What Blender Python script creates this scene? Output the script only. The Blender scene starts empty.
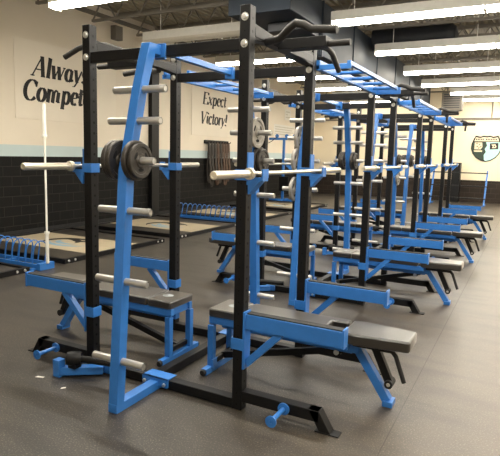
import bpy, bmesh, math, random
from mathutils import Vector, Matrix
random.seed(7)
scn = bpy.context.scene
COL = scn.collection
PI = math.pi

# ------------------------------------------------------------------ materials
def srgb(r, g, b):
    def c(v):
        v /= 255.0
        return v / 12.92 if v <= 0.04045 else ((v + 0.055) / 1.055) ** 2.4
    return (c(r), c(g), c(b), 1.0)

def new_mat(name):
    m = bpy.data.materials.new(name)
    m.use_nodes = True
    nt = m.node_tree
    return m, nt, nt.nodes['Principled BSDF']

def plain(name, col, rough=0.5, metal=0.0, var=0.06, scale=18.0, bump=0.0, spec=0.5, bscale=None):
    """base colour with gentle procedural mottling and optional bump"""
    m, nt, b = new_mat(name)
    tc = nt.nodes.new('ShaderNodeTexCoord')
    n = nt.nodes.new('ShaderNodeTexNoise')
    n.inputs['Scale'].default_value = scale
    n.inputs['Detail'].default_value = 4
    nt.links.new(tc.outputs['Object'], n.inputs['Vector'])
    r = nt.nodes.new('ShaderNodeValToRGB')
    r.color_ramp.elements[0].position = 0.3
    r.color_ramp.elements[1].position = 0.7
    r.color_ramp.elements[0].color = tuple(max(0, c * (1 - var)) for c in col[:3]) + (1,)
    r.color_ramp.elements[1].color = tuple(min(1, c * (1 + var)) for c in col[:3]) + (1,)
    nt.links.new(n.outputs['Fac'], r.inputs['Fac'])
    nt.links.new(r.outputs['Color'], b.inputs['Base Color'])
    b.inputs['Roughness'].default_value = rough
    b.inputs['Metallic'].default_value = metal
    b.inputs['Specular IOR Level'].default_value = spec
    if bump > 0:
        n2 = nt.nodes.new('ShaderNodeTexNoise')
        n2.inputs['Scale'].default_value = bscale or scale * 6
        nt.links.new(tc.outputs['Object'], n2.inputs['Vector'])
        bp = nt.nodes.new('ShaderNodeBump')
        bp.inputs['Strength'].default_value = bump
        bp.inputs['Distance'].default_value = 0.01
        nt.links.new(n2.outputs['Fac'], bp.inputs['Height'])
        nt.links.new(bp.outputs['Normal'], b.inputs['Normal'])
    return m

def emit(name, col, strength):
    m, nt, b = new_mat(name)
    b.inputs['Base Color'].default_value = (0.9, 0.88, 0.82, 1)
    b.inputs['Emission Color'].default_value = col
    b.inputs['Emission Strength'].default_value = strength
    return m

M = {}
M['blue'] = plain('blue_powder_coat', srgb(48, 112, 188), 0.33, var=0.05)
M['dblue'] = plain('blue_cup_paint', srgb(52, 122, 205), 0.4, var=0.05)
M['black'] = plain('black_powder_coat', srgb(12, 12, 14), 0.45, var=0.15, spec=0.3)
M['hole'] = plain('drilled_hole', srgb(6, 6, 7), 0.9)
def make_upright():
    m = plain('black_upright_drilled', srgb(12, 12, 14), 0.45, var=0.15)
    nt = m.node_tree; L = nt.links.new; b = nt.nodes['Principled BSDF']
    tc = nt.nodes.new('ShaderNodeTexCoord'); sp = nt.nodes.new('ShaderNodeSeparateXYZ'); L(tc.outputs['Object'], sp.inputs[0])
    def mt(op, a, c):
        n = nt.nodes.new('ShaderNodeMath'); n.operation = op
        for i, v in enumerate((a, c)):
            if isinstance(v, (int, float)): n.inputs[i].default_value = v
            else: L(v, n.inputs[i])
        return n.outputs[0]
    zf = mt('MULTIPLY', mt('SUBTRACT', mt('FRACT', mt('MULTIPLY', sp.outputs['Z'], 12.5), 0), 0.5), 0.08)
    z2 = mt('MULTIPLY', zf, zf)
    dx = mt('ADD', mt('MULTIPLY', sp.outputs['Y'], sp.outputs['Y']), z2)
    dy = mt('ADD', mt('MULTIPLY', sp.outputs['X'], sp.outputs['X']), z2)
    hole = mt('MAXIMUM', mt('LESS_THAN', dx, .0095 ** 2), mt('LESS_THAN', dy, .004 ** 2))
    old = b.inputs['Base Color'].links[0].from_socket
    mx = nt.nodes.new('ShaderNodeMix'); mx.data_type = 'RGBA'
    L(hole, mx.inputs[0]); L(old, mx.inputs[6]); mx.inputs[7].default_value = (.0015, .0015, .0015, 1)
    L(mx.outputs[2], b.inputs['Base Color'])
    L(mt('MULTIPLY', mt('SUBTRACT', 1.0, mt('MULTIPLY', hole, .6)), 0.3), b.inputs['Specular IOR Level'])
    return m
M['upright'] = make_upright()
M['rubber'] = plain('black_rubber', srgb(22, 22, 23), 0.7, var=0.2)
M['grip'] = plain('knurled_grip_black', srgb(38, 36, 34), 0.55, var=0.15, bump=0.2)
M['chrome'] = plain('chrome', srgb(196, 194, 190), 0.32, metal=0.75, var=0.05)
M['bolt'] = plain('zinc_bolt', srgb(225, 225, 222), 0.3, metal=0.85)
M['steel'] = plain('bar_steel', srgb(214, 208, 192), 0.3, metal=0.8, var=0.06)
M['iron'] = plain('dark_cast_iron', srgb(60, 56, 52), 0.45, metal=0.35, var=0.2, bump=0.15)
M['grey_iron'] = plain('grey_painted_iron', srgb(150, 146, 138), 0.4, metal=0.3, var=0.12)
M['vinyl'] = plain('black_vinyl', srgb(32, 29, 26), 0.32, var=0.12, scale=30, bump=0.04, spec=1.0)
_vb = M['vinyl'].node_tree.nodes['Principled BSDF']
_vb.inputs['Sheen Weight'].default_value = 0.3; _vb.inputs['Sheen Roughness'].default_value = 0.4; _vb.inputs['Sheen Tint'].default_value = (1.0, .93, .82, 1)
M['pad_mark'] = plain('pad_emblem_print', srgb(165, 172, 176), 0.5)
M['cream'] = plain('cream_wall_paint', srgb(226, 216, 198), 0.7, var=0.025, scale=1.2, bump=0.05, bscale=60)
M['panel'] = plain('sign_panel_paint', srgb(228, 219, 202), 0.6, var=0.02, scale=2)
M['ink'] = plain('black_lettering', srgb(22, 20, 20), 0.6)
M['band'] = plain('pale_blue_band', srgb(188, 204, 205), 0.65, var=0.03, scale=2)
M['white'] = plain('white_enamel', srgb(232, 230, 222), 0.4, var=0.03)
M['offtube'] = plain('unlit_diffuser', srgb(214, 208, 194), 0.35, var=0.03)
M['duct'] = plain('grey_blue_duct', srgb(44, 51, 60), 0.6, metal=0.0, var=0.1, scale=3, spec=0.2)
M['duct_dark'] = plain('dark_duct', srgb(30, 33, 40), 0.5, metal=0.0, var=0.1, scale=3)
M['joist'] = plain('joist_paint', srgb(112, 106, 96), 0.6, var=0.08, scale=4)
M['leather'] = plain('brown_leather', srgb(74, 50, 34), 0.5, var=0.2)
M['leather_dark'] = plain('black_leather', srgb(34, 28, 25), 0.5, var=0.2)
M['green'] = plain('dark_green_enamel', srgb(34, 52, 40), 0.5)
M['mint'] = plain('mint_enamel', srgb(168, 212, 208), 0.5)
M['beige'] = plain('beige_enamel', srgb(216, 202, 172), 0.5)
M['paper'] = plain('paper', srgb(225, 222, 214), 0.8)
M['logo_blue'] = plain('logo_blue', srgb(138, 178, 202), 0.45)
M['print'] = plain('faint_print', srgb(196, 190, 176), .7)
M['cream_far'] = plain('warm_cream_paint', srgb(230, 216, 188), 0.7, var=0.03, scale=1.0)
M['tube'] = emit('lit_diffuser', (1.0, 0.93, 0.80, 1), 24.0)

def make_wood():
    m, nt, b = new_mat('platform_wood')
    tc = nt.nodes.new('ShaderNodeTexCoord')
    mp = nt.nodes.new('ShaderNodeMapping'); mp.inputs['Scale'].default_value = (1.2, 14, 1)
    n = nt.nodes.new('ShaderNodeTexNoise'); n.inputs['Scale'].default_value = 2.5; n.inputs['Detail'].default_value = 6
    r = nt.nodes.new('ShaderNodeValToRGB')
    r.color_ramp.elements[0].color = srgb(176, 160, 132); r.color_ramp.elements[1].color = srgb(206, 192, 164)
    nt.links.new(tc.outputs['Object'], mp.inputs['Vector']); nt.links.new(mp.outputs['Vector'], n.inputs['Vector'])
    nt.links.new(n.outputs['Fac'], r.inputs['Fac']); nt.links.new(r.outputs['Color'], b.inputs['Base Color'])
    b.inputs['Roughness'].default_value = 0.35
    return m
M['wood'] = make_wood()
M['seam'] = plain('mat_seam', srgb(62, 57, 52), .6)

def make_floor():
    m, nt, b = new_mat('speckled_rubber_floor')
    L = nt.links.new
    tc = nt.nodes.new('ShaderNodeTexCoord')
    big = nt.nodes.new('ShaderNodeTexNoise'); big.inputs['Scale'].default_value = 1.1; big.inputs['Detail'].default_value = 5
    L(tc.outputs['Object'], big.inputs['Vector'])
    r1 = nt.nodes.new('ShaderNodeValToRGB')
    r1.color_ramp.elements[0].position = 0.3; r1.color_ramp.elements[0].color = srgb(41, 38, 35)
    r1.color_ramp.elements[1].position = 0.7; r1.color_ramp.elements[1].color = srgb(56, 51, 45)
    L(big.outputs['Fac'], r1.inputs['Fac'])
    # flecks of coloured crumb
    v = nt.nodes.new('ShaderNodeTexNoise'); v.inputs['Scale'].default_value = 95; v.inputs['Detail'].default_value = 3
    L(tc.outputs['Object'], v.inputs['Vector'])
    r2 = nt.nodes.new('ShaderNodeValToRGB')
    r2.color_ramp.elements[0].position = 0.55; r2.color_ramp.elements[0].color = (0, 0, 0, 1)
    r2.color_ramp.elements[1].position = 0.72; r2.color_ramp.elements[1].color = (1, 1, 1, 1)
    L(v.outputs['Fac'], r2.inputs['Fac'])
    mx = nt.nodes.new('ShaderNodeMix'); mx.data_type = 'RGBA'
    L(r2.outputs['Color'], mx.inputs[0]); L(r1.outputs['Color'], mx.inputs[6])
    mx.inputs[7].default_value = srgb(116, 107, 95)
    # worn dark scuffs stretched across the mats
    mp = nt.nodes.new('ShaderNodeMapping'); mp.inputs['Scale'].default_value = (0.8, 3.2, 1); mp.inputs['Rotation'].default_value = (0, 0, 0.5)
    L(tc.outputs['Object'], mp.inputs['Vector'])
    sc = nt.nodes.new('ShaderNodeTexNoise'); sc.inputs['Scale'].default_value = 1.6; sc.inputs['Detail'].default_value = 6
    L(mp.outputs['Vector'], sc.inputs['Vector'])
    r3 = nt.nodes.new('ShaderNodeValToRGB')
    r3.color_ramp.elements[0].position = 0.36; r3.color_ramp.elements[0].color = (0.58, 0.57, 0.56, 1)
    r3.color_ramp.elements[1].position = 0.5; r3.color_ramp.elements[1].color = (1, 1, 1, 1)
    L(sc.outputs['Fac'], r3.inputs['Fac'])
    mu = nt.nodes.new('ShaderNodeMix'); mu.data_type = 'RGBA'; mu.blend_type = 'MULTIPLY'; mu.inputs[0].default_value = 1
    L(mx.outputs[2], mu.inputs[6]); L(r3.outputs['Color'], mu.inputs[7])
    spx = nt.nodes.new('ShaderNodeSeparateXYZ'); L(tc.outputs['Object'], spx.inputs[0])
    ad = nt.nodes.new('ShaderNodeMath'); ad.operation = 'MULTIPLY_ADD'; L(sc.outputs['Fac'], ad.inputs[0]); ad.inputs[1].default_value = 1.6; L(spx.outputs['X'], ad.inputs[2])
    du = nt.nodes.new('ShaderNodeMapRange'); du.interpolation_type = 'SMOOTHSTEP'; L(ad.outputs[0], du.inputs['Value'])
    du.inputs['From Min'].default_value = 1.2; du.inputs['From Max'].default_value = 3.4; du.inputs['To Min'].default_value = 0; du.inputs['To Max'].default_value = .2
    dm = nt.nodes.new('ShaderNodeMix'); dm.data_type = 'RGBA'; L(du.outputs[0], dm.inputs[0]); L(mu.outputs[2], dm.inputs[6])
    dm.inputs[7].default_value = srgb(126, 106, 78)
    L(dm.outputs[2], b.inputs['Base Color'])
    b.inputs['Roughness'].default_value = 0.42
    b.inputs['Specular IOR Level'].default_value = 0.6
    bp = nt.nodes.new('ShaderNodeBump'); bp.inputs['Strength'].default_value = 0.25; bp.inputs['Distance'].default_value = 0.004
    L(v.outputs['Fac'], bp.inputs['Height']); L(bp.outputs['Normal'], b.inputs['Normal'])
    return m
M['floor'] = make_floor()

def make_block(name, c1, c2, mortar, axis):
    """painted concrete block; axis 'x' or 'y' runs along the wall"""
    m, nt, b = new_mat(name)
    L = nt.links.new
    tc = nt.nodes.new('ShaderNodeTexCoord')
    sp = nt.nodes.new('ShaderNodeSeparateXYZ'); cb = nt.nodes.new('ShaderNodeCombineXYZ')
    L(tc.outputs['Object'], sp.inputs[0])
    L(sp.outputs['X' if axis == 'x' else 'Y'], cb.inputs['X']); L(sp.outputs['Z'], cb.inputs['Y'])
    br = nt.nodes.new('ShaderNodeTexBrick')
    br.inputs['Scale'].default_value = 1.0
    br.inputs['Brick Width'].default_value = 0.4
    br.inputs['Row Height'].default_value = 0.2
    br.inputs['Mortar Size'].default_value = 0.007
    br.inputs['Color1'].default_value = c1; br.inputs['Color2'].default_value = c2; br.inputs['Mortar'].default_value = mortar
    L(cb.outputs[0], br.inputs['Vector'])
    L(br.outputs['Color'], b.inputs['Base Color'])
    b.inputs['Roughness'].default_value = 0.7; b.inputs['Specular IOR Level'].default_value = 0.2
    bp = nt.nodes.new('ShaderNodeBump'); bp.inputs['Strength'].default_value = 0.5; bp.inputs['Distance'].default_value = 0.01
    bp.invert = True
    L(br.outputs['Fac'], bp.inputs['Height']); L(bp.outputs['Normal'], b.inputs['Normal'])
    return m
M['block_y'] = make_block('black_block_wall', srgb(16, 15, 14), srgb(12, 12, 11), srgb(40, 37, 34), 'y')
M['block_x'] = make_block('black_block_far_wall', srgb(48, 40, 34), srgb(40, 34, 30), srgb(62, 54, 46), 'x')

def make_deck():
    m, nt, b = new_mat('corrugated_deck')
    L = nt.links.new
    tc = nt.nodes.new('ShaderNodeTexCoord')
    w = nt.nodes.new('ShaderNodeTexWave'); w.wave_type = 'BANDS'; w.bands_direction = 'X'
    w.inputs['Scale'].default_value = 1.9; w.inputs['Distortion'].default_value = 0
    L(tc.outputs['Object'], w.inputs['Vector'])
    b.inputs['Base Color'].default_value = srgb(146, 138, 120)
    b.inputs['Roughness'].default_value = 0.6
    bp = nt.nodes.new('ShaderNodeBump'); bp.inputs['Strength'].default_value = 1.0; bp.inputs['Distance'].default_value = 0.05
    L(w.outputs['Fac'], bp.inputs['Height']); L(bp.outputs['Normal'], b.inputs['Normal'])
    return m
M['deck'] = make_deck()

# ------------------------------------------------------------------ mesh builder
class MB:
    def __init__(self):
        self.v = []; self.f = []; self.mi = []; self.mats = []; self.sm = []
    def _m(self, mat):
        if mat not in self.mats: self.mats.append(mat)
        return self.mats.index(mat)
    def add(self, vs, fs, mat, smooth=False):
        o = len(self.v); self.v += [tuple(v) for v in vs]; k = self._m(mat)
        for f in fs:
            self.f.append([i + o for i in f]); self.mi.append(k); self.sm.append(smooth)
        return self
    def box(self, x0, x1, y0, y1, z0, z1, mat):
        vs = [(x, y, z) for x in (x0, x1) for y in (y0, y1) for z in (z0, z1)]
        return self.add(vs, [(0, 1, 3, 2), (4, 6, 7, 5), (0, 4, 5, 1), (2, 3, 7, 6), (0, 2, 6, 4), (1, 5, 7, 3)], mat)
    def bar(self, a, b, w, h, mat, up=(0, 0, 1)):
        """rectangular tube from a to b, w across, h along the up-ish side"""
        a = Vector(a); b = Vector(b); d = (b - a).normalized(); up = Vector(up)
        if abs(d.dot(up)) > 0.95: up = Vector((0, 1, 0))
        s = d.cross(up).normalized(); u = s.cross(d)
        vs = []
        for p in (a, b):
            for i, j in ((-1, -1), (1, -1), (1, 1), (-1, 1)):
                vs.append(p + s * (i * w / 2) + u * (j * h / 2))
        return self.add(vs, [(3, 2, 1, 0), (4, 5, 6, 7), (0, 1, 5, 4), (1, 2, 6, 5), (2, 3, 7, 6), (3, 0, 4, 7)], mat)
    def tube(self, pts, r, mat, n=12, cap=True, closed=False):
        pts = [Vector(p) for p in pts]; rs = r if isinstance(r, (list, tuple)) else [r] * len(pts)
        N = len(pts); vs = []; s = None
        for i, p in enumerate(pts):
            if closed: d = pts[(i + 1) % N] - pts[i - 1]
            elif i == 0: d = pts[1] - p
            elif i == N - 1: d = p - pts[i - 1]
            else: d = (pts[i + 1] - p).normalized() + (p - pts[i - 1]).normalized()
            d.normalize()
            if s is None:
                ref = Vector((0, 0, 1)) if abs(d.z) < 0.9 else Vector((1, 0, 0))
                s = d.cross(ref).normalized()
            else:
                s = (s - d * s.dot(d)).normalized()
            u = s.cross(d)
            for k in range(n):
                t = 2 * PI * k / n
                vs.append(p + (s * math.cos(t) + u * math.sin(t)) * rs[i])
        fs = []
        for i in range(N if closed else N - 1):
            for k in range(n):
                a = i * n + k; b = i * n + (k + 1) % n; j = (i + 1) % N
                fs.append((a, j * n + k, j * n + (k + 1) % n, b))
        self.add(vs, fs, mat, True)
        if cap and not closed:
            o = len(self.v) - len(vs); km = self._m(mat)
            for ring in (list(range(n)), list(range((N - 1) * n, N * n))[::-1]):
                self.f.append([o + i for i in ring]); self.mi.append(km); self.sm.append(False)
        return self
    def prism(self, poly, z0, z1, mat, frame=None):
        """polygon (2D) extruded from z0 to z1; frame maps (x, y, z) to space"""
        fr = frame or (lambda x, y, z: (x, y, z)); n = len(poly)
        vs = [fr(x, y, z0) for x, y in poly] + [fr(x, y, z1) for x, y in poly]
        fs = [list(range(n))[::-1], list(range(n, 2 * n))] + [(i, (i + 1) % n, n + (i + 1) % n, n + i) for i in range(n)]
        return self.add(vs, fs, mat)
    def lathe(self, prof, origin, axis, mat, n=28, closed=False):
        """profile [(radius, along)] turned round an axis"""
        ax = Vector(axis).normalized(); ref = Vector((0, 0, 1)) if abs(ax.z) < 0.9 else Vector((1, 0, 0))
        s = ax.cross(ref).normalized(); u = s.cross(ax); o = Vector(origin); P = len(prof); vs = []
        for r, t in prof:
            for k in range(n):
                a = 2 * PI * k / n
                vs.append(o + ax * t + (s * math.cos(a) + u * math.sin(a)) * r)
        fs = []
        for i in range(P if closed else P - 1):
            j = (i + 1) % P
            for k in range(n):
                fs.append((i * n + k, i * n + (k + 1) % n, j * n + (k + 1) % n, j * n + k))
        return self.add(vs, fs, mat, False)
    def build(self, name, parent=None, loc=(0, 0, 0), bevel=0.0, fix=True):
        me = bpy.data.meshes.new(name)
        me.from_pydata([tuple(v) for v in self.v], [], self.f)
        for m in self.mats: me.materials.append(m)
        me.polygons.foreach_set('material_index', self.mi)
        me.polygons.foreach_set('use_smooth', [True] * len(self.f))
        if fix:
            bm = bmesh.new(); bm.from_mesh(me); bmesh.ops.recalc_face_normals(bm, faces=bm.faces); bm.to_mesh(me); bm.free()
        me.set_sharp_from_angle(angle=0.6)
        me.update()
        o = bpy.data.objects.new(name, me); COL.objects.link(o); o.location = loc
        if parent: o.parent = parent
        if bevel > 0:
            b = o.modifiers.new('bevel', 'BEVEL'); b.width = bevel; b.segments = 2; b.limit_method = 'ANGLE'; b.angle_limit = 0.7
        return o

def tag(o, label=None, cat=None, group=None, kind=None):
    if label: o['label'] = label
    if cat: o['category'] = cat
    if group: o['group'] = group
    if kind: o['kind'] = kind
    return o
def thing(name, loc=(0, 0, 0), rz=0.0):
    o = bpy.data.objects.new(name, None); COL.objects.link(o)
    o.location = loc; o.rotation_euler = (0, 0, rz); o.empty_display_size = 0.1
    return o
def kids(o): return [c for c in bpy.data.objects if c.parent == o]
def copy_tree(o, parent=None):
    c = o.copy(); COL.objects.link(c)
    if parent: c.parent = parent
    for ch in KIDS[o.name]: copy_tree(ch, c)
    return c
KIDS = {}
def index_kids(o):
    KIDS[o.name] = kids(o)
    for c in KIDS[o.name]: index_kids(c)

# ------------------------------------------------------------------ room shell
XL, YF, ZC = -6.75, 20.6, 5.05
XR, YN = 8.5, -6.5
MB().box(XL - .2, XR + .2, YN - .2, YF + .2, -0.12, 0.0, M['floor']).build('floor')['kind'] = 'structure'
b = MB()
b.box(XL - .2, XL, YN, YF + .2, 0, 1.60, M['block_y'])
b.box(XL - .2, XL, YN, YF + .2, 1.60, 1.83, M['band'])
b.box(XL - .2, XL, YN, YF + .2, 1.83, ZC, M['cream'])
tag(b.build('wall_left'), kind='structure')
b = MB()
b.box(XL, XR, YF, YF + .2, 0, 0.91, M['block_x'])
b.box(XL, XR, YF, YF + .2, 0.91, ZC, M['cream_far'])
tag(b.build('wall_far'), kind='structure')
tag(MB().box(XR, XR + .2, YN, YF + .2, 0, ZC, M['cream']).build('wall_right'), kind='structure')
tag(MB().box(XL, XR, YN - .2, YN, 0, ZC, M['cream']).build('wall_near'), kind='structure')
tag(MB().box(XL - .2, XR + .2, YN - .2, YF + .2, ZC, ZC + .15, M['deck']).build('ceiling'), kind='structure')
tag(MB().box(XL, XL + .08, YN, YF, 4.82, 4.9, M['joist']).build('trim_1'), kind='structure')
tag(MB().box(XL + .02, XR, YF - .06, YF, 3.38, 3.45, M['joist']).build('trim_2'), kind='structure')
tag(MB().box(XL, XL + .015, YN, YF - .02, 0, 0.1, M['rubber']).build('baseboard_left'), kind='structure')
tag(MB().box(XL, XL + .12, 8.27, 8.58, 0, 4.1, M['black']).build('trim_100', bevel=.004), kind='structure')
# open web steel joists running across the room
jn = 3
for j in range(16):
    y = -1.6 + j * 1.45
    m = MB()
    m.box(XL + .02, XR - .02, y - .04, y + .04, 4.97, ZC, M['joist'])
    m.box(XL + .6, XR - .6, y - .035, y + .035, 4.47, 4.52, M['joist'])
    k = 0; x = XL + .6
    while x < XR - .9:
        m.bar((x, y, 4.5), (x + .32, y, 4.98), .025, .025, M['joist'], (0, 1, 0))
        m.bar((x + .32, y, 4.98), (x + .64, y, 4.5), .025, .025, M['joist'], (0, 1, 0))
        x += .64
    tag(m.build('trim_%d' % jn), kind='structure'); jn += 1
# the seam between the rows of floor mats
tag(MB().box(1.669, 1.674, YN, YF - .05, 0.0, 0.0008, M['seam']).build('trim_%d' % jn), kind='structure')

# ------------------------------------------------------------------ power rack
W2, D, H, PER = 0.678, 1.104, 2.68, 3.0157
PX = -.01
U = 0.0375
PEG_Z = [2.16, 1.95, 1.69, 1.36, 0.89, 0.35]
POST = [(0.055, 0.47), (1.62, 0.36), (2.16, 0.225), (2.478, 0.125)]
def post_y(z):      # offset of the bent storage post from its frame
    P = POST
    for (z0, y0), (z1, y1) in zip(P, P[1:]):
        if z <= z1: return y0 + (y1 - y0) * (z - z0) / (z1 - z0)
    return P[-1][1]

def make_rack():
    R = thing('power_rack')
    BK, BL = M['black'], M['blue']
    # uprights with drilled holes
    for sx in (-1, 1):
        for cy, out in ((0, -1), (D, 1)):
            cx = sx * W2
            m = MB().box(-U, U, -U, U, 0, H, M['upright'])
            up = m.build('upright', R, bevel=0.004); up.location = (cx, cy, 0)
            for bz in (2.607, 2.444):
                mm = MB()
                mm.lathe([(.0001, .016), (.014, .015), (.018, .010), (.019, .004), (.026, .004), (.026, 0)], (0, -U, bz), (0, -1, 0), M['bolt'], 14)
                mm.build('bolt', up)
            # spotter arm reaching outwards
            a = MB()
            s = sx
            def bx(x0, x1, y0, y1, z0, z1, mt):
                a.box(min(s * x0, s * x1), max(s * x0, s * x1), y0, y1, z0, z1, mt)
            bx(.717, .732, cy - .045, cy + .045, .30, .70, BL)
            for q in (-1, 1):
                bx(.630, .730, cy + q * .039, cy + q * .046, .43, .51, BL)
            bx(.628, .636, cy - .046, cy + .046, .43, .51, BL)
            bx(.732, 1.405, cy - .037, cy + .037, .585, .685, BL)
            bx(1.405, 1.417, cy - .042, cy + .042, .575, .70, BL)
            a.bar((s * .735, cy, .335), (s * .985, cy, .59), .05, .05, BL, (0, 0, 1))
            arm = a.build('spotter_arm', R, bevel=0.003)
            l = MB(); l.box(min(s * .74, s * 1.40), max(s * .74, s * 1.40), cy - .028, cy + .028, .685, .693, M['rubber'])
            l.build('arm_liner', arm)
            # j cup
            j = MB()
            def jb(x0, x1, y0, y1, z0, z1, mt):
                j.box(min(s * x0, s * x1), max(s * x0, s * x1), y0, y1, z0, z1, mt)
            jb(.717, .727, cy - .04, cy + .04, 1.55, 1.76, BL)
            for q in (-1, 1):
                jb(.636, .727, cy + q * .039, cy + q * .045, 1.58, 1.65, BL)
            jb(.630, .637, cy - .045, cy + .045, 1.58, 1.65, BL)
            jb(.727, .835, cy - .04, cy + .04, 1.578, 1.603, BL)
            jb(.825, .838, cy - .04, cy + .04, 1.60, 1.655, BL)
            pts = [(.727, 1.578), (.815, 1.578), (.735, 1.49), (.727, 1.49)]
            j.prism([(s * x, z) for x, z in pts], -.04, .04, BL, lambda x, z, t: (x, cy + t, z))
            jc = j.build('j_cup', R, bevel=0.002)
            q = MB(); q.box(min(s * .729, s * .824), max(s * .729, s * .824), cy - .038, cy + .038, 1.603, 1.6122, M['rubber'])
            q.build('cup_liner', jc)
    # base frames and feet
    for cy, out in ((0, -1), (D, 1)):
        MB().box(-W2 + U, W2 - U, cy - .0375, cy + .0375, 0.004, .075, BK).build('base_beam', R, bevel=0.004)
        MB().box(-W2 + U, W2 - U, cy - .03, cy + .03, 2.405, 2.48, BK).build('cross_beam', R, bevel=0.004)
        for s in (-1, 1):
            f = MB()
            f.box(min(s * (W2 + U), s * 1.275), max(s * (W2 + U), s * 1.275), cy - .0375, cy + .0375, .065, .14, BK)
            poly = [(1.20, .14), (1.275, .14), (1.355, .008), (1.28, .008)]
            f.prism([(s * x, z) for x, z in poly], -.0375, .0375, BK, lambda x, z, t: (x, cy + t, z))
            f.box(min(s * 1.25, s * 1.41), max(s * 1.25, s * 1.41), cy - .04, cy + .04, 0, .008, BK)
            f.build('foot', R, bevel=0.003)
    MB().box(-.105, -.03, U, D - U, 0.004, .075, BK).build('spine_beam', R, bevel=0.004)
    # blue stringer tying the top beams together
    s = MB().bar((-.02, .05, 2.455), (-.06, D - .05, 2.455), .045, .045, BL)
    s.box(-.085, -.0, .03, .06, 2.40, 2.50, BL); s.box(-.105, -.02, D - .06, D - .03, 2.40, 2.50, BL)
    s.build('stringer', R, bevel=0.003)
    # bent storage posts outside both end frames
    for cy, out in ((0, -1), (D, 1)):
        Y = lambda z: cy + out * post_y(z)
        m = MB()
        hw = .0375
        # bent tube: side outline extruded across X, returning to the top beam
        outl = [(cy + out * (o + hw), z) for z, o in POST]
        outl += [(cy + out * .03, 2.478), (cy + out * .03, 2.41), (cy + out * (.125 - hw + .016), 2.41)]
        outl += [(cy + out * (o - hw), z) for z, o in POST[2::-1]]
        m.prism(outl, PX - hw, PX + hw, BL, lambda y, z, t: (t, y, z))
        m.box(PX - .0375, PX + .0375, min(cy + out * .03, cy + out * .51), max(cy + out * .03, cy + out * .51), 0.0, .062, BL)
        m.box(PX - .115, PX + .115, cy - .062, cy + .062, .076, .084, BL)
        m.box(PX - .115, PX + .115, min(cy + out * .038, cy + out * .062), max(cy + out * .038, cy + out * .062), 0.02, .084, BL)
        m.box(PX - .075, PX + .075, min(cy + out * .03, cy + out * .042), max(cy + out * .03, cy + out * .042), 2.395, 2.49, BL)
        sp = m.build('storage_post', R, bevel=0.003)
        for z in PEG_Z:
            y = Y(z); g = MB()
            for q in (-1, 1):
                g.lathe([(.0001, .215), (.019, .215), (.0195, .19), (.0245, .19), (.0245, .216), (.025, .214), (.025, .036)], (PX, y, z), (q, 0, 0), M['chrome'], 16)
            g.build('weight_peg', sp)
        for q in (-1, 1):
            mm = MB().lathe([(.0001, .014), (.012, .013), (.014, 0)], (PX + q * .09, cy + out * .062, .045), (0, out, 0), M['bolt'], 12)
            mm.build('bolt', sp)
    # grip assemblies, turned half a turn from side to side
    for s in (1, -1):
        T = (lambda x, y, z: (x, y, z)) if s == 1 else (lambda x, y, z: (-x, D - y, z))
        m = MB()
        m.bar(T(W2, U, 2.525), T(W2, D - U, 2.525), .075, .06, BK)
        for y in (U, D - U):
            d = 1 if y < .5 else -1
            g = [(y, 2.578), (y + d * .30, 2.555), (y + d * .26, 2.495), (y, 2.476)]
            m.prism(g, -.034, .034, BK, lambda yy, z, t: T(W2 + t, yy, z))
        m.bar(T(W2 + .03, .45, 2.515), T(1.06, .45, 2.515), .11, .07, BK)
        pb = m.build('pull_up_beam', R, bevel=0.003)
        g = MB().tube([T(.72, .2, 2.49), T(.85, .13, 2.495), T(.93, .08, 2.535), T(.99, .05, 2.558), T(1.05, .05, 2.54), T(1.09, .06, 2.515), T(1.255, .055, 2.50)], .025, M['grip'], 12)
        g.build('grip', pb)
        g = MB().tube([T(1.05, .45, 2.505), T(1.215, .45, 2.505)], .022, M['grip'], 12)
        g.build('grip', pb)
        if s == 1:
            g = MB().tube([T(.98, .48, 2.505), T(1.0, .62, 2.505), T(.995, .72, 2.49), T(.975, .86, 2.45), T(.96, .98, 2.41)], .021, M['grip'], 12)
        else:
            g = MB().tube([T(.69, .66, 2.55), T(.72, .70, 2.575), T(.80, .80, 2.605), T(.88, .88, 2.60), T(.97, .93, 2.565), T(1.10, .955, 2.50)], .022, M['grip'], 12)
        g.build('grip', pb)
    # band pegs low on the near feet
    for s, x in ((1, 1.035), (-1, -1.06)):
        g = MB()
        g.lathe([(.0001, 0), (.04, 0), (.04, .012), (.016, .013), (.016, .19), (.036, .191), (.038, .203), (.012, .204), (.012, .198), (.0001, .198)], (x, -.0375, .10), (0, -1, 0), BL, 18)
        g.build('band_peg', R)
    # swivel sleeve for an angled bar, pinned to the near base
    lm = MB()
    lm.bar((-.50, -.075, .045), (-.765, -.262, .045), .07, .06, BL)
    lm.box(-.56, -.44, -.075, -.04, .015, .08, BL)
    lm.box(-.81, -.745, -.30, -.235, 0, .135, BL)
    ld = lm.build('bar_pivot', R, bevel=0.003)
    h = MB().lathe([(.0001, -.055), (.05, -.055), (.056, -.03), (.056, .03), (.05, .055), (.0001, .055)], (-.665, -.215, .145), (.75, .5, 0), M['black'], 18)
    h.box(-.70, -.63, -.25, -.18, .075, .11, M['black'])
    hub = h.build('hub', ld)
    MB().tube([(-.63, -.205, .150), (-.28, -.135, .150)], .027, M['black'], 14).build('sleeve', ld)
    return R

rack = make_rack()
index_kids(rack)
NTH = ['nearest', 'second', 'third', 'farthest']
racks = []
for k in range(4):
    r = rack if k == 0 else copy_tree(rack)
    r.location = (0, k * PER, 0)
    tag(r, ['nearest black and blue power rack, filling the front of the row',
            'second power rack from the camera, just behind the nearest one',
            'third power rack from the camera in the row',
            'farthest power rack, last of the row before the shield wall'][k], 'rack', 'power racks in the row')
    racks.append(r)

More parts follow.
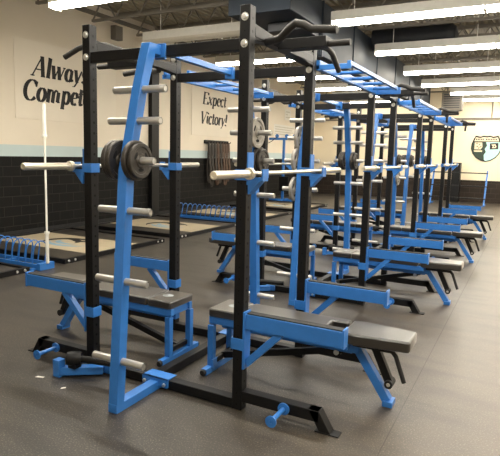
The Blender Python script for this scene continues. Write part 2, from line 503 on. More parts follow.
# ------------------------------------------------------------------ barbells on the cups
def make_barbell(white=False):
    t = thing('barbell'); st = M['steel'] if not white else M['white']
    MB().tube([(0, -.66, 0), (0, .66, 0)], .0143, st, 14).build('shaft', t)
    for q in (-1, 1):
        MB().lathe([(.0143, .650), (.037, .650), (.038, .655), (.038, .678), (.036, .683), (.025, .684), (.025, 1.092), (.023, 1.098), (.016, 1.099), (.015, 1.094), (.0001, 1.094)],
                   (0, 0, 0), (0, q, 0), M['steel'] if not white else M['white'], 20).build('sleeve', t)
    return t
bar = make_barbell(); index_kids(bar)
BZ = 1.6122 + .0143
first = True
for k in range(4):
    for s in (1, -1):
        o = bar if first else copy_tree(bar); first = False
        o.location = (s * .778, k * PER + D / 2, BZ)
        side = 'right' if s == 1 else 'left'
        tag(o, 'steel barbell resting in the blue cups on the %s side of the %s power rack' % (side, NTH[k]), 'barbell', 'barbells racked on the power racks')
wb = make_barbell(True)
wb.scale = (1, 1.045, 1); wb.location = (-3.79, 2.26, 1.243); wb.rotation_euler = (math.radians(90), 0, 0)
tag(wb, 'white barbell standing upright in the end socket of the front blue plate rack', 'barbell')

# ------------------------------------------------------------------ weight plates on the pegs
def make_plate(rad, th, mat):
    m = MB()
    r = rad
    prof = [(.0255, -th * .5), (.045, -th * .5), (.05, -th * .25), (r * .74, -th * .25), (r * .8, -th * .5), (r - .004, -th * .5), (r, -th * .35),
            (r, th * .35), (r - .004, th * .5), (r * .8, th * .5), (r * .74, th * .25), (.05, th * .25), (.045, th * .5), (.0255, th * .5)]
    m.lathe(prof, (0, 0, 0), (1, 0, 0), mat, 40, closed=True)
    for a in range(3):              # cast grip recesses read as dark ovals on both faces
        t = a * 2 * PI / 3 + .5
        for q in (-1, 1):
            c = Vector((q * (th * .25 + .0006), math.cos(t) * r * .52, math.sin(t) * r * .52))
            tan = Vector((0, -math.sin(t), math.cos(t))); rad_ = Vector((0, math.cos(t), math.sin(t)))
            vs = [c + tan * (math.cos(u) * r * .24) + rad_ * (math.sin(u) * r * .10) for u in [2 * PI * i / 16 for i in range(16)]]
            m.add(vs, [list(range(16))], M['hole'])
    return m.build('weight_plate', None)
P25 = make_plate(.132, .034, M['iron']); P25b = make_plate(.115, .028, M['iron']); PG = make_plate(.142, .034, M['grey_iron'])
used = set()
def put_plate(src, k, end, side, pz, pos, label):
    o = src if src.name not in used else src.copy()
    if src.name in used: COL.objects.link(o)
    used.add(src.name)
    y = (k * PER - post_y(pz)) if end == 'near' else (k * PER + D + post_y(pz))
    s = 1 if side == 'right' else -1
    o.location = (PX + s * pos, y, pz - .0006)
    tag(o, label, 'weight plate', 'weight plates on the rack pegs')
for k in range(4):
    for end in ('near', 'far'):
        for side in ('left', 'right'):
            if end == 'near' and k in (1, 2): continue
            if (k, end, side) == (0, 'far', 'left'): continue
            for i, (src, pos) in enumerate(((P25, .066), (P25b if side == 'right' else P25, .103))):
                put_plate(src, k, end, side, 1.69, pos, '%s dark plate on the %s peg of the %s power rack %s post' % (['inner', 'outer'][i], side, NTH[k], end + ' storage'))
for (k, end, side, pz) in ((0, 'far', 'right', 1.95), (1, 'near', 'left', 1.95), (1, 'near', 'left', 1.69), (1, 'near', 'left', 1.36), (2, 'near', 'left', 1.36), (2, 'far', 'right', 1.36)):
    hn = {1.95: 'second highest', 1.69: 'third highest', 1.36: 'fourth highest'}[pz]
    put_plate(PG, k, end, side, pz, .066, 'pale grey plate on the %s %s peg, %s post of the %s rack' % (hn, side, end, NTH[k]))

# ------------------------------------------------------------------ monkey-bar ladders between racks
def make_ladder():
    t = thing('ladder_bridge'); L0, L1 = D + U + .001, PER - U - .001
    for i, x in enumerate((0.0, .27)):
        MB().box(x - .02, x + .02 - .01 * i, L0, L1 - .12 * i, 2.455 if i == 0 else 2.48, 2.53 if i == 0 else 2.515, M['blue']).build('rail', t, bevel=.003)
    for k in range(5):
        y = L0 + .14 + k * (L1 - L0 - .3) / 4
        MB().tube([(.021, y, 2.50), (.249, y, 2.50)], .017, M['blue'], 12).build('rung', t)
    for y0, y1 in ((L0, L0 + .012), (L1 - .012, L1)):
        MB().box(-.035, .285, y0, y1, 2.45, 2.49 if y0 == L0 else 2.52, M['blue']).build('end_plate', t, bevel=.002)
    return t
lad = make_ladder(); index_kids(lad)
first = True
for k in range(3):
    for x, side in ((.722, 'right'), (-.83, 'left')):
        o = lad if first else copy_tree(lad); first = False
        o.location = (x, k * PER, 0)
        tag(o, 'blue overhead ladder on the %s side joining the %s and %s power racks' % (side, NTH[k], ['second', 'third', 'farthest'][k]), 'monkey bars', 'overhead ladders between racks')

# ------------------------------------------------------------------ benches
def rounded(poly, r, n=4):
    out = []; N = len(poly)
    for i in range(N):
        p0, p, p1 = Vector(poly[i - 1]), Vector(poly[i]), Vector(poly[(i + 1) % N])
        a = p + (p0 - p).normalized() * r; b = p + (p1 - p).normalized() * r
        for k in range(n + 1):
            t = k / n
            q = a * (1 - t) ** 2 + p * 2 * t * (1 - t) + b * t * t
            out.append((q.x, q.y))
    return out
def make_bench():
    t = thing('weight_bench'); BL, BK = M['blue'], M['black']
    MB().prism(rounded([(-.745, -.17), (-.505, -.17), (-.505, .17), (-.745, .17)], .02), .455, .52, M['vinyl']).build('seat_pad', t, bevel=.012)
    MB().prism(rounded([(-.495, -.17), (.335, -.17), (.335, -.05), (.21, -.05), (.21, .08), (.335, .08), (.335, .17), (-.495, .17)], .02), .455, .52, M['vinyl']).build('back_pad', t, bevel=.012)
    MB().prism(rounded([(.355, -.16), (.44, -.175), (.82, -.13), (.82, .13), (.44, .175), (.355, .16)], .025), .445, .525, M['vinyl']).build('head_pad', t, bevel=.014)
    e = MB().prism([(-.60 + .05 * math.cos(a), .0 + .04 * math.sin(a)) for a in [2 * PI * i / 24 for i in range(24)]], .52, .5208, M['pad_mark'])
    e.prism([(-.60 + .02 * math.cos(a) + .02, .0 + .018 * math.sin(a)) for a in [2 * PI * i / 16 for i in range(16)]], .5208, .5214, M['vinyl'])
    e.build('pad_emblem', t)
    f = MB()
    for y in (-.135, .135):
        f.box(-.745, .40, y - .02, y + .02, .395, .4545, BL)
    for x in (-.70, -.05, .36):
        f.box(x - .025, x + .025, -.115, .115, .388, .452, BL)
    f.box(-.70, .40, -.03, .03, .33, .388, BL)
    f.build('frame', t, bevel=.003)
    for y in (-.15, .15):
        MB().box(-.745, -.695, y - .025, y + .025, .048, .386, BL).build('leg', t, bevel=.003)
    ft = MB().box(-.745, -.695, -.265, .265, 0, .05, BL).build('foot', t, bevel=.003)
    MB().box(-.694, -.682, -.19, -.11, .03, .11, BL).build('foot_gusset', ft)
    for q in (-1, 1):
        MB().lathe([(.0001, .026), (.02, .026), (.026, .014), (.026, 0)], (-.72, q * .265, .0265), (0, q, 0), M['rubber'], 14).build('end_cap', ft)
    MB().bar((-.70, 0, .09), (.34, 0, .345), .045, .05, BK).box(-.72, -.68, -.125, .125, .07, .11, BK).build('brace', t, bevel=.003)
    l = MB().bar((.41, 0, .415), (.665, 0, .035), .07, .06, BL, (1, 0, 0))
    l.box(.64, .71, -.055, .055, 0, .04, BL); l.box(.36, .46, -.05, .05, .345, .44, BL)
    l.build('rear_leg', t, bevel=.003)
    a = MB().bar((.55, 0, .43), (.67, 0, .175), .05, .055, BK, (1, 0, 0))
    a.box(.41, .69, -.06, .06, .40, .446, BK)
    a.box(.19, .45, -.09, .09, .4555, .468, BK)
    ad = a.build('adjuster', t, bevel=.003)
    MB().lathe([(.0001, -.05), (.03, -.05), (.03, .05), (.0001, .05)], (.675, 0, .165), (0, 1, 0), M['rubber'], 16).build('roller', ad)
    MB().lathe([(.0001, .006), (.012, .005), (.014, 0)], (.675, -.05, .165), (0, -1, 0), M['bolt'], 12).build('bolt', ad)
    MB().tube([(.64, -.07, .43), (.69, -.07, .425), (.72, -.07, .39), (.785, -.07, .215)], .016, M['rubber'], 12).build('handle', t)
    m = MB().lathe([(.0001, -.03), (.02, -.03), (.02, .03), (.0001, .03)], (.28, 0, .315), (0, 1, 0), M['bolt'], 14)
    m.box(.25, .31, -.02, .02, .30, .345, M['black'])
    m.build('pivot', t)
    return t
bench = make_bench(); index_kids(bench)
first = True
for k in range(4):
    for s in (1, -1):
        o = bench if first else copy_tree(bench); first = False
        o.location = (.90 if s == 1 else -.94, k * PER + (.585 if s == 1 else .55), 0); o.rotation_euler = (0, 0, 0 if s == 1 else PI)
        tag(o, 'black padded bench on a blue frame, %s side of the %s power rack' % ('right' if s == 1 else 'left', NTH[k]), 'bench', 'benches in the power racks')

# ------------------------------------------------------------------ lifting platforms along the left wall
def make_platform():
    t = thing('lifting_platform'); X0, X1 = -1.22, 1.22
    MB().box(X0, X1, -.61, .61, .012, .05, M['wood']).build('wood_deck', t)
    for q in (-1, 1):
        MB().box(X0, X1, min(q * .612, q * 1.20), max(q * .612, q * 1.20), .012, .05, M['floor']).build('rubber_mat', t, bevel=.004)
    f = MB()
    f.box(X1, X1 + .06, -1.26, 1.26, 0, .075, M['black']); f.box(X0 - .06, X0, -1.26, 1.26, 0, .075, M['black'])
    for q in (-1, 1):
        f.box(X0, X1, min(q * 1.20, q * 1.26), max(q * 1.20, q * 1.26), 0, .075, M['black'])
    f.box(X0, X1, -1.2, 1.2, 0, .012, M['black'])
    fr = f.build('frame', t, bevel=.003)
    for y in (-1.18, -1.05, 1.05, 1.18):
        MB().lathe([(.0001, .012), (.016, .011), (.02, 0)], (X1 + .06, y, .04), (1, 0, 0), M['bolt'], 12).build('bolt', fr)
    # sweeping emblem: black and pale blue strokes
    e = MB()
    def crescent(cx, cy, r0, r1, a0, a1, sq, mat, z):
        n = 18; o = []; i_ = []
        for k in range(n + 1):
            u = k / n; a = math.radians(a0 + (a1 - a0) * u); w = math.sin(PI * u)
            o.append((cx + r0 * math.cos(a), cy + sq * r0 * math.sin(a)))
            i_.append((cx + (r0 - (r0 - r1) * w) * math.cos(a), cy + sq * (r0 - (r0 - r1) * w) * math.sin(a)))
        pl = o[1:-1] + i_[::-1]
        e.prism(pl, .05, z, mat)
    crescent(0, 0, .52, .34, 20, 230, .8, M['ink'], .0512)
    crescent(.12, -.06, .46, .30, 190, 350, .7, M['logo_blue'], .0514)
    crescent(-.05, .05, .26, .10, -20, 150, .9, M['ink'], .0516)
    crescent(.05, -.02, .30, .14, 150, 330, .6, M['logo_blue'], .0518)
    crescent(.30, .12, .20, .06, 40, 220, .8, M['ink'], .052)
    e.build('emblem', t)
    return t
pf = make_platform(); index_kids(pf)
for i, (y, lab) in enumerate(((.75, 'lifting platform at the left edge, in front of the white upright barbell'),
                              (3.92, 'wood and rubber lifting platform with emblem, just behind the white upright barbell'),
                              (6.95, 'wood and rubber lifting platform under the wall between the two mottos'),
                              (10.2, 'wood and rubber lifting platform by the wall, behind the second plate rack'),
                              (13.4, 'lifting platform farthest along the left wall'))):
    o = pf if i == 0 else copy_tree(pf)
    o.location = (-5.15, y, 0)
    tag(o, lab, 'platform', 'lifting platforms along the left wall')

# blue toaster-style plate racks between platforms
def make_toaster(n):
    t = thing('plate_rack'); L = n * .15
    r = MB()
    for y in (-.115, .115):
        r.box(-L, 0, y - .015, y + .015, .03, .085, M['blue'])
    for x in (-L + .02, -.05):
        r.box(x - .03, x + .03, -.2, .2, 0, .03, M['blue'])
    for k in range(4):
        x = -L + .1 + k * (L - .2) / 3
        r.box(x - .02, x + .02, -.1, .1, .035, .07, M['blue'])
    r.box(0, .075, -.13, .13, .0, .10, M['blue'])
    r.build('base_tray', t, bevel=.003)
    for k in range(n):
        x = -.11 - k * .15; lean = .05
        pts = [(x, -.115, .085), (x + lean * .8, -.115, .30)]
        for a in range(1, 8):
            th = PI * a / 8
            pts.append((x + lean, -.115 * math.cos(th), .30 + .11 * math.sin(th)))
        pts += [(x + lean * .8, .115, .30), (x, .115, .085)]
        MB().tube(pts, .009, M['blue'], 8).build('hoop', t)
    return t
tr = make_toaster(14); index_kids(tr)
tr.location = (-3.87, 2.26, 0)
tag(tr, 'blue toaster style plate rack with wire hoops, at the left edge', 'plate rack', 'blue plate racks between platforms')
t2 = copy_tree(tr); t2.location = (-3.88, 8.575, 0)
tag(t2, 'blue toaster style plate rack with hoops, below the belts hanging on the wall', 'plate rack', 'blue plate racks between platforms')

# ------------------------------------------------------------------ lettering for the wall mottos
def arc(cx, cy, rx, ry, a0, a1, n=14):
    return [(cx + rx * math.cos(math.radians(a0 + (a1 - a0) * i / n)), cy + ry * math.sin(math.radians(a0 + (a1 - a0) * i / n))) for i in range(n + 1)]
T_ = 0.5     # thin factor
G = {
 'A': (.80, [([(.02, 0), (.44, 1)], .35), ([(.44, 1), (.64, 0)], 1), ([(.18, .34), (.56, .34)], 1), ([(-.06, .02), (.14, .02)], 1), ([(.52, .02), (.76, .02)], 1)]),
 'l': (.30, [([(.13, 1), (.13, 0)], 1), ([(.02, .98), (.13, .98)], 1), ([(.03, .02), (.24, .02)], 1)]),
 'w': (.84, [([(.06, .66), (.20, 0)], 1), ([(.20, 0), (.42, .6)], .35), ([(.40, .66), (.54, 0)], 1), ([(.54, 0), (.76, .64)], .35), ([(-.02, .64), (.14, .64)], 1), ([(.68, .64), (.82, .64)], 1)]),
 'a': (.58, [(arc(.25, .31, .19, .32, 50, 325), 1), ([(.42, .60), (.40, .12), (.45, .03), (.56, .10)], .9)]),
 'y': (.54, [([(.08, .66), (.25, .02)], 1), ([(.48, .64), (.25, 0), (.12, -.22), (0, -.24)], .5), ([(-.02, .64), (.16, .64)], 1)]),
 's': (.44, [(arc(.21, .49, .14, .15, 20, 250, 10) + arc(.21, .18, .16, .16, 75, -160, 10), .9)]),
 'C': (.74, [(arc(.40, .5, .33, .5, 42, 318, 22), 1), ([(.66, .95), (.64, .70)], .5)]),
 'o': (.54, [(arc(.26, .33, .2, .33, 0, 360, 20), 1)]),
 'm': (.90, [([(.12, .66), (.12, 0)], 1), ([(.12, .5), (.24, .64), (.36, .6)], .8), ([(.40, .56), (.40, 0)], 1), ([(.40, .5), (.54, .64), (.64, .6)], .8), ([(.69, .56), (.69, .04), (.82, .06)], 1), ([(.02, .64), (.12, .64)], 1)]),
 'p': (.58, [([(.13, .66), (.13, -.26)], 1), (arc(.30, .33, .18, .33, 140, -140, 16), 1), ([(.02, -.25), (.24, -.25)], 1), ([(.03, .64), (.13, .64)], 1)]),
 'e': (.48, [([(.08, .36), (.40, .40)], 1), (arc(.25, .34, .18, .33, 12, 310, 18), 1)]),
 't': (.36, [([(.15, .88), (.15, .12), (.2, .03), (.33, .1)], 1), ([(.0, .64), (.32, .64)], 1)]),
 '!': (.34, [([(.16, 1), (.14, .3)], 1.1), ([(.14, .1), (.14, 0)], 1.2)]),
 'E': (.70, [([(.14, 1), (.14, 0)], 1), ([(.04, .98), (.62, .98), (.62, .80)], .9), ([(.14, .5), (.44, .5)], 1), ([(.04, .02), (.62, .02), (.66, .22)], .9)]),
 'x': (.54, [([(.06, .66), (.42, 0)], 1), ([(.02, .02), (.46, .64)], .4)]),
 'c': (.46, [(arc(.25, .33, .19, .33, 45, 315, 16), 1)]),
 'V': (.74, [([(.10, 1), (.32, 0)], 1), ([(.32, 0), (.70, 1)], .35), ([(0, .98), (.22, .98)], 1), ([(.58, .98), (.78, .98)], 1)]),
 'i': (.30, [([(.13, .66), (.13, .08), (.24, .04)], 1), ([(.15, .95), (.15, .83)], 1.1), ([(.03, .64), (.13, .64)], 1)]),
 'r': (.42, [([(.13, .66), (.13, 0)], 1), ([(.13, .46), (.26, .62), (.38, .6)], 1), ([(.03, .64), (.13, .64)], 1)]),
}
def lettering(m, text, y0, z0, cap, width, x, mat):
    adv = sum(G[c][0] for c in text); sx = width / (adv * cap)
    cur = 0
    for ch in text:
        a, strokes = G[ch]
        for pts, wt in strokes:
            for p, q in zip(pts, pts[1:]):
                p = ((p[0] + cur) * sx + .2 * p[1], p[1]); q = ((q[0] + cur) * sx + .2 * q[1], q[1])
                dx, dz = q[0] - p[0], q[1] - p[1]; l = math.hypot(dx, dz)
                if l < 1e-6: continue
                dx /= l; dz /= l
                w = wt * math.hypot(0.115 * dz, .03 * dx); w = max(w, .02)
                nx, nz = -dz * w, dx * w; ex, ez = dx * .012, dz * .012
                poly = [(p[0] - ex + nx, p[1] - ez + nz), (q[0] + ex + nx, q[1] + ez + nz), (q[0] + ex - nx, q[1] + ez - nz), (p[0] - ex - nx, p[1] - ez - nz)]
                m.prism([(y0 + cap * u, z0 + cap * v) for u, v in poly], x, x + .004, mat, lambda u, v, t: (t, u, v))
        cur += a
def motto(y0, y1, z0, z1, lines, label):
    t = thing('wall_sign', (XL, y0, z0))
    off = lambda o: setattr(o, 'location', (-XL, -y0, -z0))
    b = MB().box(XL, XL + .012, y0, y1, z0, z1, M['panel']).build('board', t, bevel=.003); off(b)
    for ln in lines:
        m = MB(); lettering(m, *ln, XL + .012, M['ink']); o = m.build('lettering', t, fix=True); off(o)
    tag(t, label, 'sign', 'motto signs on the left wall')
motto(4.12, 7.0, 2.36, 3.93, (('Always', 4.53, 3.24, .41, 1.53), ('Compete!', 4.29, 2.74, .41, 1.98)), 'cream wall sign reading Always Compete! in black italic letters')
motto(10.3, 12.85, 2.30, 3.93, (('Expect', 10.88, 3.27, .37, 1.42), ('Victory!', 10.76, 2.67, .37, 1.62)), 'cream wall sign reading Expect Victory! in black italic letters')

# belts hanging from a wall rail
rl = MB().box(XL, XL + .05, 11.0, 12.45, 2.06, 2.17, M['black'])
for k in range(8):
    y = 11.13 + k * .17
    rl.tube([(XL + .05, y, 2.10), (XL + .20, y, 2.10), (XL + .21, y, 2.14)], .012, M['black'], 8)
tag(rl.build('hook_rail', None), 'black hook rail high on the left wall below Expect Victory', 'rail')
blong = [.0, .15, -.08, .1, .05, -.1, .12, .0]
belt0 = {}
for k in range(8):
    mat = M['leather_dark'] if k in (0, 1, 2, 4) else M['leather']
    y = 11.13 + k * .17
    m = MB(); h = 1.30 + blong[k]; n = 26; path = []
    for i in range(n):
        a = 2 * PI * i / n
        xx = .075 * math.cos(a) * (1 if math.sin(a) < 0 else .55)
        path.append((xx, -h / 2 + h / 2 * math.sin(a)))
    o_ = []; 
    for i, (x, z) in enumerate(path):
        o_ += [(x, -.05, z), (x, .05, z)]
    vs = o_[:]
    inn = []
    for i, (x, z) in enumerate(path):
        cxx = x * .86; cz = (z + h / 2) * .985 - h / 2
        inn += [(cxx, -.05, cz), (cxx, .05, cz)]
    vs += inn; N2 = 2 * n; fs = []
    for i in range(n):
        j = (i + 1) % n
        fs += [(2 * i, 2 * i + 1, 2 * j + 1, 2 * j), (N2 + 2 * i, N2 + 2 * j, N2 + 2 * j + 1, N2 + 2 * i + 1), (2 * i, 2 * j, N2 + 2 * j, N2 + 2 * i), (2 * i + 1, N2 + 2 * i + 1, N2 + 2 * j + 1, 2 * j + 1)]
    m.add(vs, fs, mat)
    o = m.build('lifting_belt', None, (XL + .13, y, 2.125))
    pos = ['first', 'second', 'third', 'fourth', 'fifth', 'sixth', 'seventh', 'eighth'][k]
    tag(o, '%s leather belt hanging from the wall rail, %s from the left' % ('black' if mat is M['leather_dark'] else 'brown', pos), 'belt', 'lifting belts on the wall rail')

# ------------------------------------------------------------------ far wall shield
def shield():
    X0, X1, Z0, Z1 = .13, 1.27, 1.68, 2.75
    t = thing('wall_emblem', (.70, YF, Z0))
    off = lambda o: setattr(o, 'location', (-.70, -YF, -Z0))
    def outline(s):
        hw = .57 * s; P = []
        half = [(.0, 1.04), (.12, 1.06), (.24, 1.02), (.42, 1.06), (.49, .92), (.56, .72), (.57, .52), (.50, .32), (.36, .15), (.18, .04), (0, 0)]
        right = [(x * s, .53 + (z - .53) * s) for x, z in half]
        return right + [(-x, z) for x, z in right[-2:0:-1]]
    fr = lambda x, z, y: (.70 + x, YF - y, Z0 + z)
    o = MB().prism(outline(1), 0, .02, M['ink'], fr).build('backing', t); off(o)
    O = outline(.93)
    zig = [(-.02, .80), (.03, .66), (-.05, .52), (.0, .40), (-.07, .28), (-.05, .08)]
    L_ = [p for p in O if p[0] < -.06 and p[1] < .8]; R_ = [p for p in O if p[0] > -.03 and p[1] < .8]
    R_.sort(key=lambda p: -p[1]); L_.sort(key=lambda p: p[1])
    o = MB().prism([zig[0]] + [(.50, .80)] + R_ + zig[:0:-1], .02, .024, M['mint'], fr).build('right_field', t); off(o)
    o = MB().prism(zig + L_ + [(-.50, .80)], .02, .024, M['green'], fr).build('left_field', t); off(o)
    o = MB().prism([(-.46, .83), (.46, .83), (.41, .99), (.24, .96), (.12, 1.0), (0, .98), (-.12, 1.0), (-.24, .96), (-.41, .99)], .02, .024, M['beige'], fr).build('banner', t); off(o)
    m = MB()
    for k in range(13):
        x = -.40 + k * .062
        if k in (5,): continue
        m.box(.70 + x, .70 + x + .036, YF - .027, YF - .024, Z0 + .87, Z0 + .94, M['ink'])
    o = m.build('banner_lettering', t); off(o)
    m = MB()
    m.prism([(-.44, .78), (-.16, .78), (-.14, .60), (-.20, .50), (-.44, .50)], .024, .027, M['beige'], fr)
    m.prism([(-.46, .46), (-.14, .46), (-.14, .40), (-.44, .40)], .024, .027, M['beige'], fr)
    for x, z in ((-.38, .71), (-.28, .68), (-.36, .60), (-.30, .53), (-.23, .58)):
        m.prism([(x, z), (x + .06, z + .02), (x + .05, z + .05), (x, z + .04)], .027, .029, M['leather'], fr)
    o = m.build('left_badge', t); off(o)
    m = MB()
    m.prism([(.13, .75), (.44, .77), (.45, .52), (.14, .50)], .024, .026, M['ink'], fr)
    m.prism([(.18, .70), (.34, .71), (.38, .62), (.35, .56), (.21, .56), (.25, .63)], .026, .028, M['beige'], fr)
    m.prism([(.28, .66), (.33, .67), (.33, .60), (.27, .60)], .028, .030, M['leather'], fr)
    o = m.build('right_badge', t); off(o)
    tag(t, 'shield emblem on the far cream wall, half dark green and half mint', 'emblem')
shield()

# ------------------------------------------------------------------ ceiling lights
def make_light(lit):
    t = thing('ceiling_light'); L = 2.40
    h = MB()
    h.box(0, L, -.14, .14, .085, .10, M['white'])
    h.prism([(-.14, .10), (.14, .10), (.135, .235), (.08, .25), (-.08, .25), (-.135, .235)], 0, L, M['white'], lambda y, z, x: (x, y, z))
    for q in (-1, 1):
        h.box(0, L, min(q * .140, q * .147), max(q * .140, q * .147), .075, .115, M['white'])
    h.box(-.02, 0, -.13, .13, .01, .23, M['white']); h.box(L, L + .02, -.13, .13, .01, .23, M['white'])
    hs = h.build('housing', t)
    for x in (.35, L - .35):
        MB().bar((x, 0, .25), (x, 0, 1.06), .012, .012, M['white'], (1, 0, 0)).build('hanger', t)
    d = MB(); prof = [(.125 * math.cos(a), .084 - .078 * math.sin(a)) for a in [PI * i / 12 for i in range(13)]]
    d.prism(prof, .003, L - .003, M['tube'] if lit else M['offtube'], lambda y, z, x: (x, y, z))
    d.build('diffuser', t)
    return t
lit = make_light(True); index_kids(lit)
off_ = make_light(False); index_kids(off_)
used_l = {'lit': False, 'off': False}
ROWS = [(-2.35, (-.88, 1.56, 4.0)), (.45, (-4.88, -2.44, .0, 2.44, 4.88)), (3.27, (-4.64, -2.2, .24, 2.68, 5.12)), (6.05, (-5.0, -.88, 1.56, 4.0)), (8.95, (-5.0, -.88, 1.56, 4.0)),
        (11.95, (-4.65, -.88, 1.56, 4.0)), (14.6, (-4.65, -.88, 1.56, 4.0)), (17.0, (-4.65, -.32, 2.12, 4.56)), (19.3, (-4.65, -.32, 2.12, 4.56))]  # first two rows are out of view, added for front lighting
RN = ['added unseen row behind the camera', 'added unseen row above the camera', 'row above the nearest rack', 'second row', 'third row', 'fourth row', 'fifth row', 'sixth row', 'row nearest the far wall']
PN = ['leftmost', 'second', 'third', 'fourth', 'fifth']
ZL = 3.99
for ri, (y, xs) in enumerate(ROWS):
    for xi, x in enumerate(xs):
        key = 'off' if (ri == 3 and xi == 0) else 'lit'
        src = lit if key == 'lit' else off_
        o = src if not used_l[key] else copy_tree(src)
        used_l[key] = True
        o.location = (x, y, ZL)
        tag(o, '%s hanging fluorescent light, %s in the %s' % ('lit' if key == 'lit' else 'unlit', PN[xi], RN[ri]), 'ceiling light', 'hanging fluorescent lights')

# ------------------------------------------------------------------ ducts and heater
d = thing('air_duct', (-1.25, 6, 3.5))
def dpart(mb, name, bevel=0.0):
    o = mb.build(name, d, bevel=bevel); o.location = (1.25, -6, -3.5); return o
dpart(MB().box(-1.72, -1.06, 5.9, 17.2, 3.5, 4.42, M['duct']), 'main_run', .01)
dpart(MB().box(-2.15, -1.06, 4.55, 5.9, 3.95, 4.42, M['duct']), 'end_box', .01)
dpart(MB().box(-1.75, -1.1, 5.2, 5.899, 3.80, 3.949, M['duct_dark']), 'collar', .01)
for y in (5.95, 7.8, 9.7, 11.6, 13.5, 15.4, 17.1):
    dpart(MB().box(-1.74, -1.04, y - .025, y + .025, 3.48, 4.42, M['duct']), 'flange')
for y in (6.6, 9.0, 12.0, 15.5):
    dpart(MB().box(-1.42, -1.36, y - .02, y + .02, 4.42, 5.05, M['joist']), 'hanger')
tag(d, 'grey blue rectangular air duct running along the ceiling above the rack row', 'duct')
rd = thing('round_duct', (-1.05, 9.28, 4.4))
o = MB().tube([(-1.05, 9.28, 4.40), (.55, 9.28, 4.40)], .25, M['duct_dark'], 24).build('pipe', rd); o.location = (1.05, -9.28, -4.4)
o = MB().lathe([(.25, 0), (.24, .08), (.17, .17), (.0001, .22)], (.55, 9.28, 4.40), (1, 0, 0), M['duct_dark'], 24).build('end_cap', rd); o.location = (1.05, -9.28, -4.4)
tag(rd, 'dark round duct branching right from the rectangular duct', 'duct')
hh = thing('unit_heater', (-.3, 18.2, 3.6))
def hpart(mb, name, bv=0.0):
    o = mb.build(name, hh, bevel=bv); o.location = (.3, -18.2, -3.6)
hpart(MB().box(-.75, -.05, 17.9, 18.5, 3.55, 4.2, M['joist']), 'casing', .02)
m = MB()
for k in range(7):
    m.box(-.68, -.12, 17.885, 17.899, 3.62 + k * .08, 3.66 + k * .08, M['duct_dark'])
hpart(m, 'louvres')
hpart(MB().tube([(-.60, 18.2, 4.2), (-.60, 18.2, 5.05)], .03, M['joist'], 10).tube([(-.2, 18.2, 4.2), (-.2, 18.2, 5.05)], .03, M['joist'], 10), 'hanger_rods')
tag(hh, 'beige unit heater hanging at the far end past the air duct', 'heater')
cp = MB().tube([(.82, YF - .03, 3.45), (.82, YF - .03, 5.05)], .02, M['joist'], 10)
tag(cp.build('conduit'), 'thin vertical conduit on the far wall above the shield emblem', 'conduit')
tag(MB().box(XL, XL + .16, 6.85, 7.10, 4.40, 4.72, M['joist']).build('junction_box', bevel=.005), 'small grey box on the left wall above the Always Compete sign', 'box')

# ------------------------------------------------------------------ far machines and odds and ends
cm = thing('cable_machine', (-5.3, 13.2, 0))
CY = 15.35
def cpart(mb, name, bv=0.0, par=None):
    o = mb.build(name, par or cm, bevel=bv)
    return o
cm.location = (-5.95, CY, 0)
cpart(MB().box(-.55, .55, -.04, .04, 0, .08, M['blue']).box(-.04, .04, -.5, .5, .0, .08, M['blue']), 'base', .004)
cpart(MB().box(-.04, .04, -.04, .04, .08, 2.32, M['blue']), 'upright', .004)
cpart(MB().box(-.62, .50, -.035, .035, 2.32, 2.41, M['blue']), 'top_arm', .004)
for x in (-.3, .1, .42):
    cpart(MB().lathe([(.0001, -.02), (.07, -.02), (.055, 0), (.07, .02), (.0001, .02)], (x, -.0, 2.47), (0, 1, 0), M['blue'], 18), 'pulley')
cpart(MB().box(-.10, .28, -.14, -.05, .40, .95, M['black']).box(-.05, .05, -.06, -.04, .5, .9, M['black']), 'weight_stack', .004)
cpart(MB().tube([(-.3, -.06, 2.42), (-.45, -.06, 2.30), (-.62, -.06, 2.2)], .012, M['rubber'], 8).tube([(-.3, -.06, 2.42), (-.3, .0, 2.44)], .012, M['rubber'], 8), 'cable')
tag(cm, 'blue cable machine at the far end of the left wall', 'cable machine')
def poster(y0, y1, z0, z1, lab, rows):
    t = thing('poster', (XL, y0, z0))
    o = MB().box(XL, XL + .01, y0, y1, z0, z1, M['paper']).build('sheet', t); o.location = (-XL, -y0, -z0)
    m = MB()
    for i in range(rows):
        z = z1 - (i + 1) * (z1 - z0) / (rows + 1)
        m.box(XL + .01, XL + .012, y0 + .1, y1 - .1 - (.2 if i % 2 else 0), z - .02, z + .02, M['print'])
    o = m.build('print', t); o.location = (-XL, -y0, -z0)
    tag(t, lab, 'poster')
poster(16.1, 18.2, 2.50, 2.98, 'wide pale notice board low on the far left wall beyond the cable machine', 4)
poster(17.1, 17.7, 3.2, 3.65, 'small square notice high on the far left wall above the wide board', 3)

# blue rack with rails by the far wall
br = thing('storage_rack', (0, 19.0, 0))
for x in (-1.05, .90):
    m = MB().bar((x, -.30, .02), (x + .02, .10, 1.28), .06, .06, M['blue'], (0, 1, 0)).box(x - .03, x + .03, -.38, .30, 0, .05, M['blue'])
    m.box(x - .0, x + .05, .07, .13, 1.24, 1.34, M['blue'])
    m.build('side_frame', br, bevel=.003)
for z in (.28, .74, 1.24):
    y = -.30 + .40 * (z - .02) / 1.26
    for dy in (-.05, .07):
        MB().tube([(-1.08, y + dy, z), (.95, y + dy, z)], .02, M['black'], 10).build('rail', br)
tag(br, 'low rack with blue slanted ends and black rails by the far wall', 'rack')
cb = thing('tall_cabinet', (-.32, 20.25, 0))
MB().box(-.16, .16, -.2, .2, .05, 1.62, M['black']).build('body', cb, bevel=.006)
MB().box(-.145, .145, -.215, -.201, .08, 1.59, M['black']).build('door', cb, bevel=.003)
MB().box(-.15, .15, -.18, .18, 0, .05, M['rubber']).build('plinth', cb)
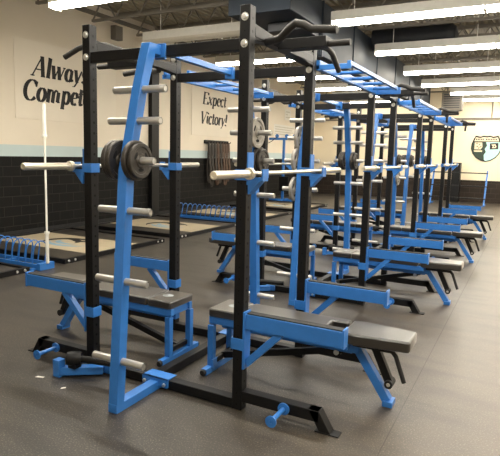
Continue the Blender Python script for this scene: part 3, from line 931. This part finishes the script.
tag(cb, 'narrow tall black cabinet against the far wall left of the shield', 'cabinet')

# paper scraps on the floor
for (x, y, w, l, a, lab) in ((-.882, -.362, .02, .07, .35, 'longer white scrap on the floor at lower left'), (-.583, -.406, .015, .04, 1.0, 'tiny white scrap on the floor near the blue pivot'),):
    m = MB().prism([(-l / 2, -w / 2), (l * .4, -w * .6), (l / 2, w * .3), (-l * .3, w / 2)], 0, .003, M['paper'])
    o = m.build('paper_scrap', None, (x, y, 0)); o.rotation_euler = (0, 0, a)
    tag(o, lab, 'scrap', 'white scraps on the floor')

# ------------------------------------------------------------------ world, camera, colour
w = bpy.data.worlds.new('world'); scn.world = w; w.use_nodes = True
w.node_tree.nodes['Background'].inputs[0].default_value = (.5, .48, .45, 1)
w.node_tree.nodes['Background'].inputs[1].default_value = 0.05

cd = bpy.data.cameras.new('camera'); cam = bpy.data.objects.new('camera', cd); COL.objects.link(cam)
cd.sensor_fit = 'HORIZONTAL'; cd.sensor_width = 36.0; cd.lens = 525.431 / 500 * 36.0
cd.shift_x = 2.8892 / 500; cd.shift_y = -7.4309 / 500
cd.clip_start = .05; cd.clip_end = 100
yaw, pitch, roll = CAMROT = (-0.48882, -0.12515, 0.02414)
F = Vector((math.sin(yaw) * math.cos(pitch), math.cos(yaw) * math.cos(pitch), math.sin(pitch)))
Rv = F.cross(Vector((0, 0, 1))).normalized(); Uv = Rv.cross(F)
R2 = Rv * math.cos(roll) + Uv * math.sin(roll); U2 = -Rv * math.sin(roll) + Uv * math.cos(roll)
mat = Matrix(((R2.x, U2.x, -F.x, 2.32884), (R2.y, U2.y, -F.y, -3.04769), (R2.z, U2.z, -F.z, 1.74706), (0, 0, 0, 1)))
cam.matrix_world = mat
scn.camera = cam
scn.view_settings.view_transform = 'Standard'
scn.view_settings.look = 'None'
scn.view_settings.gamma = 1.0
scn.view_settings.use_curve_mapping = False
scn.view_settings.exposure = 0.75
scn.cycles.use_denoising = True
scn.cycles.max_bounces = 8
scn.cycles.use_light_tree = True
